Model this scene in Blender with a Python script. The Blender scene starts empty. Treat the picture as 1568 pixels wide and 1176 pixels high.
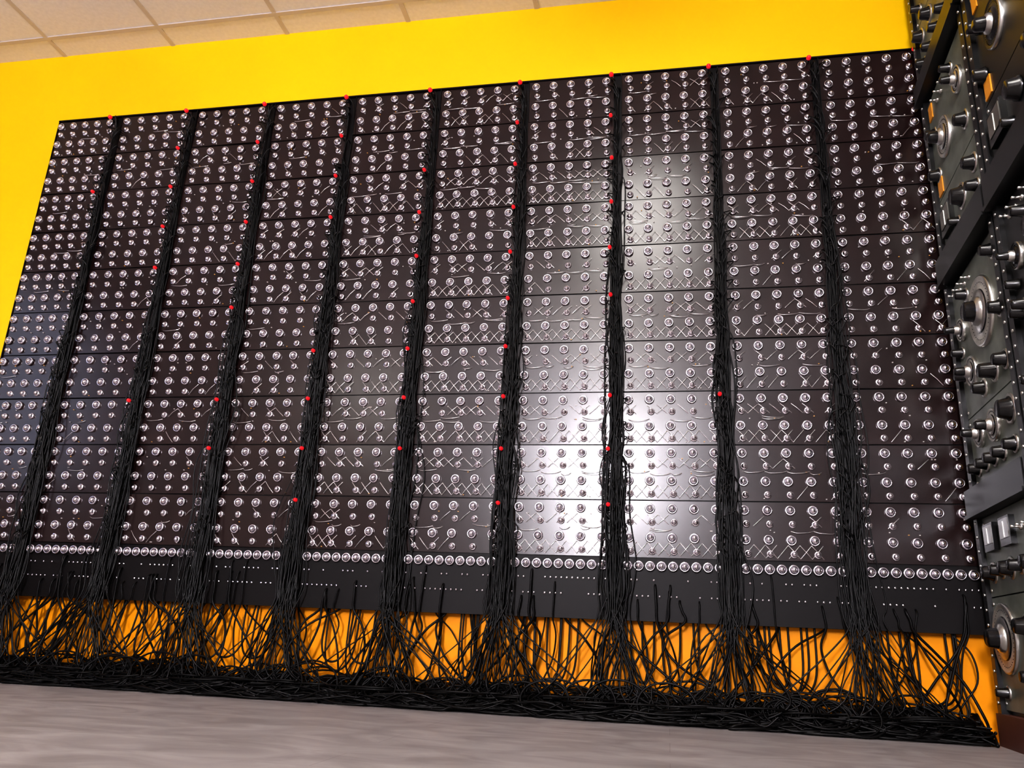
import bpy, math, random
import numpy as np
from mathutils import Matrix, Vector
random.seed(7); rng=np.random.default_rng(7)
scene=bpy.context.scene
scene.view_settings.view_transform='Standard'
try: scene.view_settings.look='Medium High Contrast'
except Exception as e: print('LOOK',e)
scene.view_settings.exposure=-0.37
H=0.24          # camera height
D=2.9           # wall distance
XR=0.972        # rack face
RS=math.radians(3.5)

# ---------------- materials ----------------
def mat(name,col,rough=.5,metal=0.,spec=.5,emis=None,es=0,noise=None,coat=0,trans=0):
    m=bpy.data.materials.new(name); m.use_nodes=True
    nt=m.node_tree; b=nt.nodes['Principled BSDF']
    b.inputs['Base Color'].default_value=(*col,1); b.inputs['Roughness'].default_value=rough
    b.inputs['Metallic'].default_value=metal; b.inputs['Specular IOR Level'].default_value=spec
    b.inputs['Coat Weight'].default_value=coat; b.inputs['Coat Roughness'].default_value=.15
    if emis:
        b.inputs['Emission Color'].default_value=(*emis,1); b.inputs['Emission Strength'].default_value=es
    if noise:
        sc,amt=noise[0],noise[1]
        tc=nt.nodes.new('ShaderNodeTexCoord'); n=nt.nodes.new('ShaderNodeTexNoise')
        n.inputs['Scale'].default_value=sc; n.inputs['Detail'].default_value=5
        nt.links.new(tc.outputs['Object'],n.inputs['Vector'])
        r=nt.nodes.new('ShaderNodeValToRGB')
        r.color_ramp.elements[0].position=.3; r.color_ramp.elements[1].position=.7
        r.color_ramp.elements[0].color=(*[c*(1-amt) for c in col],1)
        r.color_ramp.elements[1].color=(*[min(1,c*(1+amt)) for c in col],1)
        nt.links.new(n.outputs['Fac'],r.inputs['Fac']); nt.links.new(r.outputs['Color'],b.inputs['Base Color'])
    return m

M_plate=mat('panel_gloss',(.012,.0045,.0042),.235,0,.58,noise=(9,.3))
M_frame=mat('frame_black',(.003,.002,.002),.5,0,.2)
M_chrome=mat('jack_chrome',(.97,.92,.98),.22,1)
M_dark=mat('jack_dark',(.006,.003,.006),.2,0,.6)
M_red=mat('red_lamp',(.5,.004,.01),.3,0,.5,emis=(1,.02,.03),es=.6)
M_wire=mat('bare_wire',(.95,.9,.9),.3,1)
M_amber=mat('amber_bead',(.6,.3,.06),.4)
M_cable=mat('cable_rubber',(.0015,.0013,.0013),.38,0,.25)
M_cable2=mat('cable_rubber_dull',(.0015,.0012,.0012),.45,0,.2)
M_white=mat('label_white',(.6,.55,.52),.5)

# ---------------- mesh builder ----------------
class MB:
    def __init__(s): s.v=[];s.f=[];s.m=[];s.s=[];s.n=0;s.mats=[]
    def mi(s,m):
        if m not in s.mats: s.mats.append(m)
        return s.mats.index(m)
    def add(s,V,F,m,smooth=False):
        k=s.mi(m); V=np.asarray(V,float); s.v.append(V); n=s.n
        s.f.extend([tuple(i+n for i in f) for f in F]); s.m.extend([k]*len(F)); s.s.extend([smooth]*len(F)); s.n+=len(V)
    def box(s,a,b,m,R=None):
        (x0,y0,z0),(x1,y1,z1)=a,b
        V=np.array([(x0,y0,z0),(x1,y0,z0),(x1,y1,z0),(x0,y1,z0),(x0,y0,z1),(x1,y0,z1),(x1,y1,z1),(x0,y1,z1)],float)
        if R is not None:
            c=V.mean(0); V=(V-c)@R.T+c
        s.add(V,[(0,3,2,1),(4,5,6,7),(0,1,5,4),(1,2,6,5),(2,3,7,6),(3,0,4,7)],m)
    def lathe(s,pos,axis,prof,seg,mats,rot=0.):
        a=Vector(axis).normalized(); t=a.orthogonal().normalized(); b=a.cross(t)
        a=np.array(a);t=np.array(t);b=np.array(b)
        th=np.arange(seg)*2*math.pi/seg+rot
        ring=np.outer(np.cos(th),t)+np.outer(np.sin(th),b)
        V=np.concatenate([ring*max(r,1e-5)+a*h for r,h in prof])+np.array(pos)
        if not isinstance(mats,list): mats=[mats]*(len(prof)-1)
        base=s.n; s.v.append(V); s.n+=len(V)
        for i in range(len(prof)-1):
            k=s.mi(mats[i])
            for j in range(seg):
                j2=(j+1)%seg
                s.f.append((base+i*seg+j,base+i*seg+j2,base+(i+1)*seg+j2,base+(i+1)*seg+j)); s.m.append(k); s.s.append(seg>6)
    def tube(s,P,r,m,seg=5):
        P=np.asarray(P,float); T=np.gradient(P,axis=0); T/=np.linalg.norm(T,axis=1)[:,None]+1e-9
        ref=np.array([.17,.95,.26]); 
        N=np.cross(T,ref); N/=np.linalg.norm(N,axis=1)[:,None]+1e-9
        B=np.cross(T,N)
        th=np.arange(seg)*2*math.pi/seg
        V=(P[:,None,:]+r*(np.cos(th)[None,:,None]*N[:,None,:]+np.sin(th)[None,:,None]*B[:,None,:])).reshape(-1,3)
        base=s.n; s.v.append(V); s.n+=len(V); k=s.mi(m); n=len(P)
        for i in range(n-1):
            for j in range(seg):
                j2=(j+1)%seg
                s.f.append((base+i*seg+j,base+i*seg+j2,base+(i+1)*seg+j2,base+(i+1)*seg+j)); s.m.append(k); s.s.append(True)
    def obj(s,name,loc=(0,0,0),rz=0):
        V=np.concatenate(s.v)-np.array(loc)
        me=bpy.data.meshes.new(name); me.from_pydata(V.tolist(),[],s.f)
        for m in s.mats: me.materials.append(m)
        me.polygons.foreach_set('material_index',s.m); me.polygons.foreach_set('use_smooth',s.s); me.update()
        o=bpy.data.objects.new(name,me); o.location=loc; o.rotation_euler=(0,0,rz); scene.collection.objects.link(o); return o

def spline(P,n=6):
    P=np.asarray(P,float); Q=np.vstack([2*P[0]-P[1],P,2*P[-1]-P[-2]]); out=[]
    for i in range(1,len(Q)-2):
        for t in np.arange(n)/n:
            a,b,c,d=Q[i-1],Q[i],Q[i+1],Q[i+2]
            out.append(.5*((2*b)+(-a+c)*t+(2*a-5*b+4*c-d)*t*t+(-a+3*b-3*c+d)*t**3))
    out.append(P[-1]); return np.array(out)
def clampy(P,r=.006):
    P=np.array(P); P[:,1]=np.minimum(P[:,1],D-r); P[:,2]=np.maximum(P[:,2],r); return P

# ---------------- room shell ----------------
X0,X1,Y0,Y1,ZC=-4.2,3.2,-4.6,D,0.935*D+H
def wallmat():
    m=bpy.data.materials.new('yellow_paint_low_shade'); m.use_nodes=True; nt=m.node_tree; b=nt.nodes['Principled BSDF']
    b.inputs['Roughness'].default_value=.55; b.inputs['Specular IOR Level'].default_value=.2
    tc=nt.nodes.new('ShaderNodeTexCoord'); n=nt.nodes.new('ShaderNodeTexNoise'); n.inputs['Scale'].default_value=2.2; n.inputs['Detail'].default_value=6
    nt.links.new(tc.outputs['Object'],n.inputs['Vector'])
    r=nt.nodes.new('ShaderNodeValToRGB'); r.color_ramp.elements[0].position=.3; r.color_ramp.elements[1].position=.7
    r.color_ramp.elements[0].color=(.95,.55,.0,1); r.color_ramp.elements[1].color=(.98,.60,.0,1)
    nt.links.new(n.outputs['Fac'],r.inputs['Fac'])
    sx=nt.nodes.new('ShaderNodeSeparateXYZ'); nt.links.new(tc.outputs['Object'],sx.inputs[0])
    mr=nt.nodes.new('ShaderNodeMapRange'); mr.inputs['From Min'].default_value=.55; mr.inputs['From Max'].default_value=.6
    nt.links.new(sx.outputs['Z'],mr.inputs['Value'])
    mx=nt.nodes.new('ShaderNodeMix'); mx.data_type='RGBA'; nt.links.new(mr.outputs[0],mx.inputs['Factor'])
    mx.inputs[6].default_value=(.97,.33,.0,1); nt.links.new(r.outputs['Color'],mx.inputs[7])  # orange shade under the panels, put into the wall colour
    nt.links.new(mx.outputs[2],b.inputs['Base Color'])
    bp=nt.nodes.new('ShaderNodeBump'); bp.inputs['Strength'].default_value=.08; n2=nt.nodes.new('ShaderNodeTexNoise'); n2.inputs['Scale'].default_value=160
    nt.links.new(tc.outputs['Object'],n2.inputs['Vector']); nt.links.new(n2.outputs['Fac'],bp.inputs['Height']); nt.links.new(bp.outputs[0],b.inputs['Normal'])
    return m
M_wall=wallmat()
M_cream=mat('umber_paint',(.20,.16,.145),.7)
def shell(name,a,b,m):
    mb=MB(); mb.box(a,b,m); return mb.obj(name)
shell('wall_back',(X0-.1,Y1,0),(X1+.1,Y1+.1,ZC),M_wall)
shell('wall_left',(X0-.1,Y0,0),(X0,Y1,ZC),M_cream)
shell('wall_right',(X1,Y0,0),(X1+.1,Y1,ZC),M_cream)
shell('wall_rear',(X0-.1,Y0-.1,0),(X1+.1,Y0,ZC),M_cream)
def floormat():
    m=bpy.data.materials.new('floor_laminate'); m.use_nodes=True; nt=m.node_tree; b=nt.nodes['Principled BSDF']; b.inputs['Roughness'].default_value=.6
    tc=nt.nodes.new('ShaderNodeTexCoord'); mp=nt.nodes.new('ShaderNodeMapping'); mp.inputs['Scale'].default_value=(1.8,3.0,1)
    nt.links.new(tc.outputs['Object'],mp.inputs[0]); n=nt.nodes.new('ShaderNodeTexNoise'); n.inputs['Scale'].default_value=2.6; n.inputs['Detail'].default_value=8; n.inputs['Distortion'].default_value=1.2
    nt.links.new(mp.outputs[0],n.inputs['Vector'])
    r=nt.nodes.new('ShaderNodeValToRGB'); r.color_ramp.elements[0].position=.3; r.color_ramp.elements[1].position=.7
    r.color_ramp.elements[0].color=(.21,.185,.178,1); r.color_ramp.elements[1].color=(.34,.312,.30,1)
    nt.links.new(n.outputs['Fac'],r.inputs['Fac'])
    br=nt.nodes.new('ShaderNodeTexBrick'); br.inputs['Scale'].default_value=1; br.inputs['Brick Width'].default_value=1.3; br.inputs['Row Height'].default_value=.19; br.inputs['Mortar Size'].default_value=.001
    br.inputs['Color1'].default_value=(1,1,1,1); br.inputs['Color2'].default_value=(.93,.925,.925,1); br.inputs['Mortar'].default_value=(.75,.72,.72,1)
    nt.links.new(tc.outputs['Object'],br.inputs['Vector'])
    mx=nt.nodes.new('ShaderNodeMix'); mx.data_type='RGBA'; mx.blend_type='MULTIPLY'; mx.inputs['Factor'].default_value=1
    nt.links.new(r.outputs['Color'],mx.inputs[6]); nt.links.new(br.outputs['Color'],mx.inputs[7]); nt.links.new(mx.outputs[2],b.inputs['Base Color'])
    return m
shell('floor',(X0-.1,Y0-.1,-.08),(X1+.1,Y1+.1,0),floormat())
M_tile=mat('ceiling_tile',(.84,.81,.81),.9,noise=(60,.04)); M_tbar=mat('ceiling_tbar',(.60,.53,.48),.5)
mb=MB(); mb.box((X0-.1,Y0-.1,ZC),(X1+.1,Y1+.1,ZC+.08),M_tile)
TP=.605; xo=-.605*D
k=math.ceil((X0-xo)/TP)
x=xo+k*TP
while x<X1: mb.box((x-.011,Y0,ZC-.004),(x+.011,Y1,ZC+.001),M_tbar); x+=TP
y=Y1-.13
while y>Y0: mb.box((X0,y-.011,ZC-.0045),(X1,y+.011,ZC+.001),M_tbar); y-=TP
mb.obj('ceiling')

# ---------------- jack panels ----------------
PITCH=.1351*D; XE=.349*D; ZT=.785*D+H; ZB=.025*D+H; MP=.0688*D; PW=.362
s_=.88
big=[(r*s_,h) for r,h in [(.0200,0),(.0198,.005),(.0175,.0085),(.0150,.0075),(.0138,.003),(.0120,.003),(.0118,.009),(.0095,.0145),(.005,.0175),(0,.0185)]]
bigm=[M_chrome,M_chrome,M_chrome,M_dark,M_dark,M_chrome,M_chrome,M_chrome,M_chrome]
small=[(.0128,0),(.0125,.0035),(.0105,.0058),(.0090,.005),(.0086,.009),(.0068,.0135),(.0035,.016),(0,.0168)]
AX=(0,-1,0); YP=Y1-.045
colx=[]
WD=[.0,.04,.10,.28,.5,.95,.97,.95,.75,.12]
RD=[.2,.5,.7,.85,.95,.95,.8,.5,.3,0]
def Rm(ax,an): return np.array(Matrix.Rotation(an,3,ax))
for c in range(10):
    xl=XE-PITCH*(10-c); colx.append(xl)
    mb=MB(); tr=.05 if c==0 else 0; j0=0
    mb.box((xl-.001+tr,YP+.004,ZB),(xl+PITCH-.001,Y1-.001,ZT),M_frame)
    mb.box((xl-.001+tr,YP-.006,ZB),(xl+.003+tr,YP+.004,ZT),M_frame)
    mb.box((xl-.001+tr,YP-.008,ZT),(xl+PITCH-.001,Y1-.001,ZT+.006),M_frame)
    for k in range(10):
        zt=ZT-k*MP
        R=Rm('X',random.gauss(0,.013))@Rm('Z',random.gauss(0,.008))
        mb.box((xl+.004+tr,YP-.002,zt-MP+.0025),(xl+PW,YP+.004,zt-.0025),M_plate,R)
        yj=YP-.003
        ja=xl+.032 if c else xl+.070; js=.0745 if c else .0655
        for ri,z in enumerate([zt-.030,zt-.130]):
            for j in range(5):
                xx=ja+j*js
                ax=(random.gauss(0,.04),-1,random.gauss(0,.04))
                mb.lathe((xx+random.gauss(0,.0006),yj,z),ax,big,14,bigm)
                mb.lathe((xx+.006+random.gauss(0,.0008),yj,z-.046),AX,small,12,M_chrome)
        den=WD[c]*(1 if random.random()<.85 else .3)
        if k<2: den*=.4
        for bi,(za,zb) in enumerate([(zt-.146,zt-.190),(zt-.050,zt-.084)]):
            dd=den if bi==0 else den*.6
            for j in range(9):
                xa=xl+.022+tr*.5+j*.0370; xb=xa+.0370
                if random.random()<dd: mb.tube([(xa,yj-.002,za),((xa+xb)/2,yj-.006,(za+zb)/2),(xb,yj-.002,zb)],.0008,M_wire,4)
                if random.random()<dd: mb.tube([(xa,yj-.003,zb),((xa+xb)/2,yj-.008,(za+zb)/2),(xb,yj-.003,za)],.0008,M_wire,4)
        for j in range(5):
            if random.random()<.1+.7*WD[c]:
                xx=ja+j*js; dx=random.choice([.0745,-.0745,.037]) if 0<j<4 else (.0745 if j==0 else -.0745)
                z=zt-.100+random.uniform(-.008,.008)
                mb.tube(spline([(xx,yj,z),(xx+dx*.25,yj-.006,z-.006),(xx+dx*.75,yj-.006,z-.004),(xx+dx,yj,z+.002)],3),.001,M_wire,4)
        for j in range(4):
            xx=xl+random.uniform(.06,PW-.02); z=zt-random.choice([.052,.098,.105,.19])
            mb.box((xx,yj-.004,z),(xx+.004,yj,z+.0025),random.choice([M_amber,M_white,M_white]))
        if k==0 or random.random()<RD[c]:
            rr=1.2 if k==0 else .95; q0=random.uniform(-.004,.004)
            mb.lathe((xl+PW-.007+q0,yj,zt-.022),AX,[(.004,0),(.004,.028),(.0078*rr,.030),(.0078*rr,.035),(.007*rr,.041),(.0035,.045),(0,.046)],10,[M_dark,M_dark,M_red,M_red,M_red,M_red])
    zs=ZT-10*MP
    mb.box((xl+.004+tr,YP-.008,ZB),(xl+PW,YP+.004,zs-.003),M_frame,Rm('X',.01))
    for j in range(9):
        if c==0 and j==0: continue
        mb.lathe((xl+.028+j*.0385,YP-.012,zs-.028),AX,big,14,bigm)
    for j in range(2 if c==0 else 0,18):
        for zz in (.075,.128):
            if random.random()<.65: mb.lathe((xl+.022+j*.0190,YP-.012,zs-zz),AX,[(.0035,0),(.003,.004),(0,.005)],6,M_chrome)
    mb.obj('jack_panel',(xl,Y1,ZB))

# ---------------- cable bundles ----------------
XM=XR-.05
def floor_tail(x,y,ln):
    pts=[]; d=random.choice([-1,1])
    for i in range(ln):
        x+=d*random.uniform(.03,.12); y+=random.uniform(-.04,.04); y=min(Y1-.02,max(Y1-.17,y))
        pts.append((min(x,XM),y,random.uniform(.008,.05)))
    return pts
YB=YP-.02
for c in range(9):
    xg=colx[c]+PW+.018
    mb=MB()
    for k in range(10):
        for q in range(4):
            zs=ZT-k*MP-random.uniform(.01,.16); side=-1 if random.random()<.7 else 1
            u,v=random.uniform(-1,1),random.uniform(0,1)
            stray=1 if random.random()<.6 else 2.1
            P=[(xg+side*.012-.004,YP+.002,zs),(xg+side*random.uniform(.004,.014),YB-.012,zs-.002)]
            ztop=zs-random.uniform(.03,.06)
            z=ztop; sway=random.gauss(0,.012)*stray
            while z>ZB+.08:
                fr=1-(z-ZB)/(ZT-ZB); w=.009+.020*fr; dpt=.010+.020*fr
                P.append((xg-.006*fr+u*w+random.gauss(0,.003+.005*fr)*stray+sway*fr,YB+.01-v*dpt+random.gauss(0,.001),z)); z-=.17
            bx=xg-.006+u*.028+sway
            P.append((bx,YB-v*.03,ZB+.03))
            ex=min(XM,bx+random.gauss(0,.10))
            P.append((bx+(ex-bx)*.3+random.gauss(0,.015),YB-v*.04-.005,ZB-.06)); P.append((ex,YB-random.uniform(0,.06),.1))
            P+=floor_tail(ex,YB-random.uniform(0,.06),4)
            mb.tube(clampy(spline(P,5)),random.choice([.0022,.0028]),M_cable,5)
        for q in range(5):
            zs=ZT-k*MP-random.uniform(.02,.17); e=random.uniform(.012,.034); sd=-1 if random.random()<.75 else 1
            mb.tube(spline([(xg+sd*.014,YP,zs),(xg+sd*(.01+e),YB-.012,zs-.012),(xg+sd*(.005+e*.6),YB-.02,zs-.035),(xg+sd*.002,YB-.01,zs-.07)],4),.0022,M_cable,5)
    mb.obj('cable_bundle',(xg,Y1-.05,0))

# cables dropping from the bottom strips
mb=MB()
for c in range(10):
    xl=colx[c]; ng=random.randint(9,12)
    for q in range(ng):
        x=xl+random.uniform(.0,PW+.02); slant=random.choice([-1,1])*abs(random.gauss(.07,.08))
        if x>XM-.05: slant=-abs(slant); x=min(x,XM)
        y=YP-random.uniform(-.01,.04); bow=random.gauss(0,.03)
        xc=lambda a:min(XM,a)
        if random.random()<.4:
            x+=random.uniform(-.005,.005); z0=ZT-10*MP-random.choice([.05,.09,.11,.14])
            P=[(x,YP-.008,z0),(x,YP-.022,z0-.012),(x+slant*.05,YP-.024,(z0+ZB)/2),(xc(x+slant*.1),YP-.022,ZB)]
        else: P=[(x,YP+.018,ZB+.05),(x,YP+.016,ZB)]
        P+=[(xc(x+slant*.3+bow),(YP+y)/2-.008,ZB-.06),(xc(x+slant*.7+bow),y-random.uniform(-.01,.03),.17),(xc(x+slant*1.1),y-random.uniform(0,.05),.08)]
        fl=floor_tail(P[-1][0],P[-1][1],4)
        mb.tube(clampy(spline(P+fl,6)),random.choice([.003,.0038,.0044]),M_cable2,6)
    for q in range(4):
        x=xl+random.uniform(.03,PW-.08); w=random.uniform(.05,.16); zl=random.uniform(.06,.13)
        y=YP-random.uniform(0,.03)
        if x+w>XM: continue
        P=[(x,YP+.018,ZB+.05),(x,YP+.016,ZB),(x+w*.05,y,zl+.07),(x+w*.3,y-.02,zl+.01),(x+w*.7,y-.02,zl+.01),(x+w*.95,y,zl+.07),(x+w,YP+.016,ZB),(x+w,YP+.018,ZB+.05)]
        mb.tube(spline(P,6),.0036,M_cable2,6)
mb.obj('hanging_cables',(0,Y1-.05,0))

# cable pile on floor
mb=MB(); xa0=colx[0]-.35
for q in range(80):
    x=random.uniform(xa0,XM-.9); y=Y1-random.uniform(.04,.12); P=[]
    for i in range(10):
        P.append((min(x,XM),y+random.uniform(-.012,.012),max(.014,random.uniform(.014,.045)*(1-(Y1-y)/.25)))); x+=.1
    mb.tube(clampy(spline(P,3),.014),.011,M_cable2,7)
for q in range(400):
    x=random.uniform(xa0,XM); d=random.choice([-1,1]); n=random.randint(7,13); P=[]
    y=Y1-random.uniform(.02,.15); ph=random.uniform(0,6.3); am=random.uniform(.01,.05); hh=random.random()**.9
    for i in range(n):
        yy=min(Y1-.015,max(Y1-.18,y+am*math.sin(ph+i*1.1)))
        top=.078*(1-((Y1-yy)/.20)**1.3)+.004
        z=max(.006,top*hh+random.gauss(0,.008))
        P.append((min(x,XM),yy,z)); x+=d*random.uniform(.03,.13)
        if random.random()<.12: d=-d
    mb.tube(clampy(spline(P,4)),random.choice([.0034,.004,.0048]),M_cable2,5)
for q in range(340):
    cx=random.uniform(xa0,XM-.1); r=random.uniform(.03,.09); cy=Y1-.035-r*.6-random.uniform(0,.06); n=12; tilt=random.uniform(-.2,1.3); P=[]
    tn=random.uniform(.8,1.6)
    for i in range(n+1):
        a=i/n*2*math.pi*tn+q
        P.append((min(XM,cx+r*1.2*math.cos(a)),min(Y1-.015,cy+r*.6*math.sin(a)*math.cos(tilt)),max(.006,.05+r*math.sin(a)*math.sin(tilt)*.95+.01*i/n)))
    mb.tube(clampy(spline(P,3)),.0034,M_cable2,5)
mb.obj('cable_pile',(0,Y1-.1,0))

# ---------------- equipment racks ----------------
M_rk=mat('rack_black',(.004,.004,.004),.35)
M_olv=mat('faceplate_olive_grey',(.11,.122,.098),.38,noise=(14,.4))
M_gry=mat('faceplate_dark',(.006,.006,.006),.4,noise=(12,.3))
M_knob=mat('bakelite_knob',(.004,.004,.004),.22,0,.6)
M_steel=mat('brushed_steel',(.66,.65,.61),.28,1)
M_dial=mat('dial_scale',(.55,.53,.47),.35,.7,noise=(40,.25))
M_gl=mat('meter_face',(.08,.07,.05),.3,coat=1)
M_org=mat('amber_plate',(.75,.3,.02),.4)
M_wood=mat('plinth_wood',(.09,.03,.018),.5,noise=(8,.3))
def rack(xf,yfar,seed,full=True):
    mb=MB(); W=.53; yn=yfar-W; TOP=2.88
    N=(-1,0,0)
    def P(u,n,z): return (xf-n,yfar-u,z)
    def bx(u0,u1,n0,n1,z0,z1,m):
        mb.box((xf-n1,yfar-u1,z0),(xf-n0,yfar-u0,z1),m)
    mb.box((xf+.012,yn,.0),(xf+.62,yfar,TOP),M_rk)
    for u in (0,W-.034):
        bx(u,u+.034,-.012,.014,.09,TOP,M_rk)
        z=.12
        while z<TOP-.02:
            mb.lathe(P(u+.017,.014,z),N,[(.005,0),(.005,.002),(.003,.0035),(0,.004)],8,M_steel); z+=.044
    bx(-.0,W,-.012,.02,0,.09,M_wood)
    def knob(u,z,r=.02,h=.03,skirt=True):
        if skirt and full: mb.lathe(P(u,.0,z),N,[(r*1.5,0),(r*1.5,.003),(r*1.2,.005)],16,M_steel)
        mb.lathe(P(u,.003,z),N,[(r*1.15,0),(r*1.1,.006),(r,.009),(r*.85,h),(r*.7,h+.003),(0,h+.003)],12,M_knob)
    def dial(u,z,r):
        md=M_dial if full else M_gry
        mb.lathe(P(u,0,z),N,[(r,0),(r,.008),(r*.94,.012),(r*.9,.009),(r*.62,.009),(r*.6,.013),(r*.4,.015)],36,[M_steel,M_steel,md,md,M_knob,M_steel if full else M_knob])
        for i in range(40):
            a=i/40*2*math.pi
            mb.box((xf-.0105,yfar-(u+math.cos(a)*r*.8)-.0012,z+math.sin(a)*r*.8-.0012),(xf-.009,yfar-(u+math.cos(a)*r*.8)+.0012,z+math.sin(a)*r*.8+.0012),M_knob)
        mb.lathe(P(u,.012,z),N,[(r*.42,0),(r*.4,.012),(r*.3,.016),(r*.26,.04),(r*.2,.045),(0,.045)],18,[M_steel,M_steel,M_knob,M_knob,M_knob])
    def meter(u,z,w):
        bx(u-w,u+w,0,.016,z-w*.9,z+w*.9,M_knob); bx(u-w*.82,u+w*.82,.016,.018,z-w*.45,z+w*.75,M_gl)
        bx(u-.001,u+.001,.018,.0195,z-w*.4,z+w*.6,M_steel)
    def toggle(u,z):
        mb.lathe(P(u,0,z),N,[(.009,0),(.009,.004),(.004,.006),(.003,.018),(.0045,.026),(0,.028)],8,M_steel)
    def plate(z0,z1,m): 
        bx(.034,W-.034,-.012,.0,z0+.002,z1-.002,m)
        for uu in (.045,W-.045):
            for zz in (z0+.02,z1-.02): mb.lathe(P(uu,0,zz),N,[(.006,0),(.006,.002),(0,.004)],8,M_steel)
    def shelf(z0,z1): 
        bx(-.0,W,-.012,.032,z0,z1,M_rk); bx(-.0,W,.032,.038,z0,z0+.012,M_rk)
    a,b=(M_olv,M_olv) if full else (M_gry,M_gry)
    plate(.10,.42,a); plate(.42,.66,b); shelf(.66,.75)
    dial(.13,.30,.10); knob(.31,.33,.024); knob(.42,.33,.024); knob(.31,.2,.018); knob(.42,.2,.018); knob(.08,.15,.014)
    for i,u in enumerate((.09,.17,.25,.33,.43)): knob(u,.49,.017 if i%2 else .022); 
    meter(.13,.59,.045); meter(.28,.59,.045)
    for u in (.37,.41,.45): toggle(u,.59)
    plate(.75,.98,a); plate(.98,1.44,a); shelf(1.46,1.56)
    for u in (.08,.16,.24,.32,.42): knob(u,.81,.018,.028)
    dial(.14,.91,.045); dial(.28,.90,.05); knob(.42,.91,.03)
    dial(.15,1.11,.05); dial(.31,1.25,.11); dial(.10,1.27,.038)
    knob(.07,1.12,.018); knob(.23,1.03,.02); knob(.34,1.05,.024,.04); knob(.44,1.05,.02)
    for u in (.08,.13,.18,.23): toggle(u,1.40)
    knob(.46,1.2,.02); knob(.18,1.36,.016); knob(.07,1.20,.014); knob(.46,1.38,.018)
    plate(1.56,1.78,b); plate(1.78,2.18,a); shelf(2.2,2.28)
    meter(.12,1.67,.055); knob(.27,1.67,.03); knob(.42,1.7,.022); knob(.42,1.62,.018); knob(.21,1.61,.015)
    dial(.19,1.95,.072); dial(.39,2.03,.045); knob(.07,1.87,.02); knob(.08,2.03,.02); knob(.4,1.87,.022); knob(.33,2.12,.015)
    bx(.05,.10,0,.004,1.79,1.85,M_org); bx(.05,.09,0,.004,2.10,2.16,M_org)
    for u in (.16,.21,.26): toggle(u,2.12)
    plate(2.28,2.52,a); plate(2.52,2.84,b)
    for u in (.08,.17,.27,.36,.44): knob(u,2.34,.018); 
    for u in (.08,.2,.32,.44): knob(u,2.46,.022)
    knob(.15,2.67,.035); knob(.36,2.67,.035); bx(.38,.46,0,.005,2.385,2.41,M_org); bx(.05,.2,0,.005,2.78,2.81,M_org)
    for u in (.1,.2,.3,.4): knob(u,2.57,.014)
    bx(0,W,-.012,.014,2.84,TOP,M_rk)
    return mb.obj('equipment_rack',(xf,yfar,0),-RS)
rack(XR,2.79,1)
rack(XR-.545*math.sin(RS),2.79-.545*math.cos(RS),2,False)

# ---------------- lights ----------------
M_fill=mat('fill_diffuser',(1,1,1),.5,emis=(1,.95,.90),es=25)
M_lf=mat('lamp_frame',(.8,.8,.8),.5)
def fill_lamp(x,y,sx,sy):  # added, unseen pendants that throw light up to lift the ceiling
    mb=MB(); z=ZC-.34
    mb.box((x-sx,y-sy,z),(x+sx,y+sy,z+.07),M_fill)
    for s in (-1,1):
        e=y+s*sy; mb.box((x-sx-.01,min(e,e+s*.03),z-.01),(x+sx+.01,max(e,e+s*.03),z+.08),M_lf)
        mb.tube([(x,e+s*.015,z+.08),(x,e+s*.015,(z+ZC)/2+.04),(x,e+s*.015,ZC)],.003,M_lf,6)
    mb.obj('fill_pendant_light')
for (x,y) in [(-.5,-2.6),(-.45,-.9),(-3.5,-2.9)]: fill_lamp(x,y,.15,.6)
mb=MB(); mb.box((-.42,.25,ZC-.02),(.12,1.25,ZC-.001),M_lf); mb.box((-.40,.27,ZC-.05),(.10,1.23,ZC-.02),M_fill); mb.obj('sheen_ceiling_light')  # added, unseen fixture placed so its reflection extends the panel sheen upward
M_win=mat('window_daylight',(1,1,1),.5,emis=(.97,.92,1.0),es=240)
M_win2=mat('window_sky',(1,1,1),.5,emis=(.35,.55,1.0),es=1.6)
def window(i,x,z0,z1,w):
    mb=MB(); mb.box((x-w,Y0+.005,z0),(x+w,Y0+.02,z1),M_win)
    for a in (-w-.05,w): mb.box((x+a,Y0,z0-.05),(x+a+.05,Y0+.06,z1+.05),M_lf)
    for z in (z0-.05,z1): mb.box((x-w,Y0,z),(x+w,Y0+.06,z+.05),M_lf)
    mb.box((x-.02,Y0,z0),(x+.02,Y0+.05,z1),M_lf); mb.obj('window_%d'%i)
window(1,-.75,1.5,2.7,.3)
mb=MB(); mb.box((X0+.005,.7,1.1),(X0+.02,1.9,2.3),M_win2)
for a in (.65,1.9): mb.box((X0,a,1.05),(X0+.06,a+.05,2.35),M_lf)
for z in (1.05,2.3): mb.box((X0,.7,z),(X0+.06,1.9,z+.05),M_lf)
mb.obj('window_2')
w=bpy.data.worlds.new('World'); scene.world=w; w.use_nodes=True; w.node_tree.nodes['Background'].inputs[0].default_value=(.5,.5,.5,1); w.node_tree.nodes['Background'].inputs[1].default_value=.3

# ---------------- camera ----------------
r=Vector((.9823,.1821,.0440)).normalized(); u=Vector((.01366,-.3035,.9528))
u=(u-r*u.dot(r)).normalized(); b=r.cross(u)
cam=bpy.data.cameras.new('camera'); co=bpy.data.objects.new('camera',cam); scene.collection.objects.link(co)
co.matrix_world=Matrix(((r.x,u.x,b.x,0),(r.y,u.y,b.y,0),(r.z,u.z,b.z,H),(0,0,0,1)))
cam.sensor_width=36; cam.lens=1231/1568*36; cam.clip_start=.02
scene.camera=co
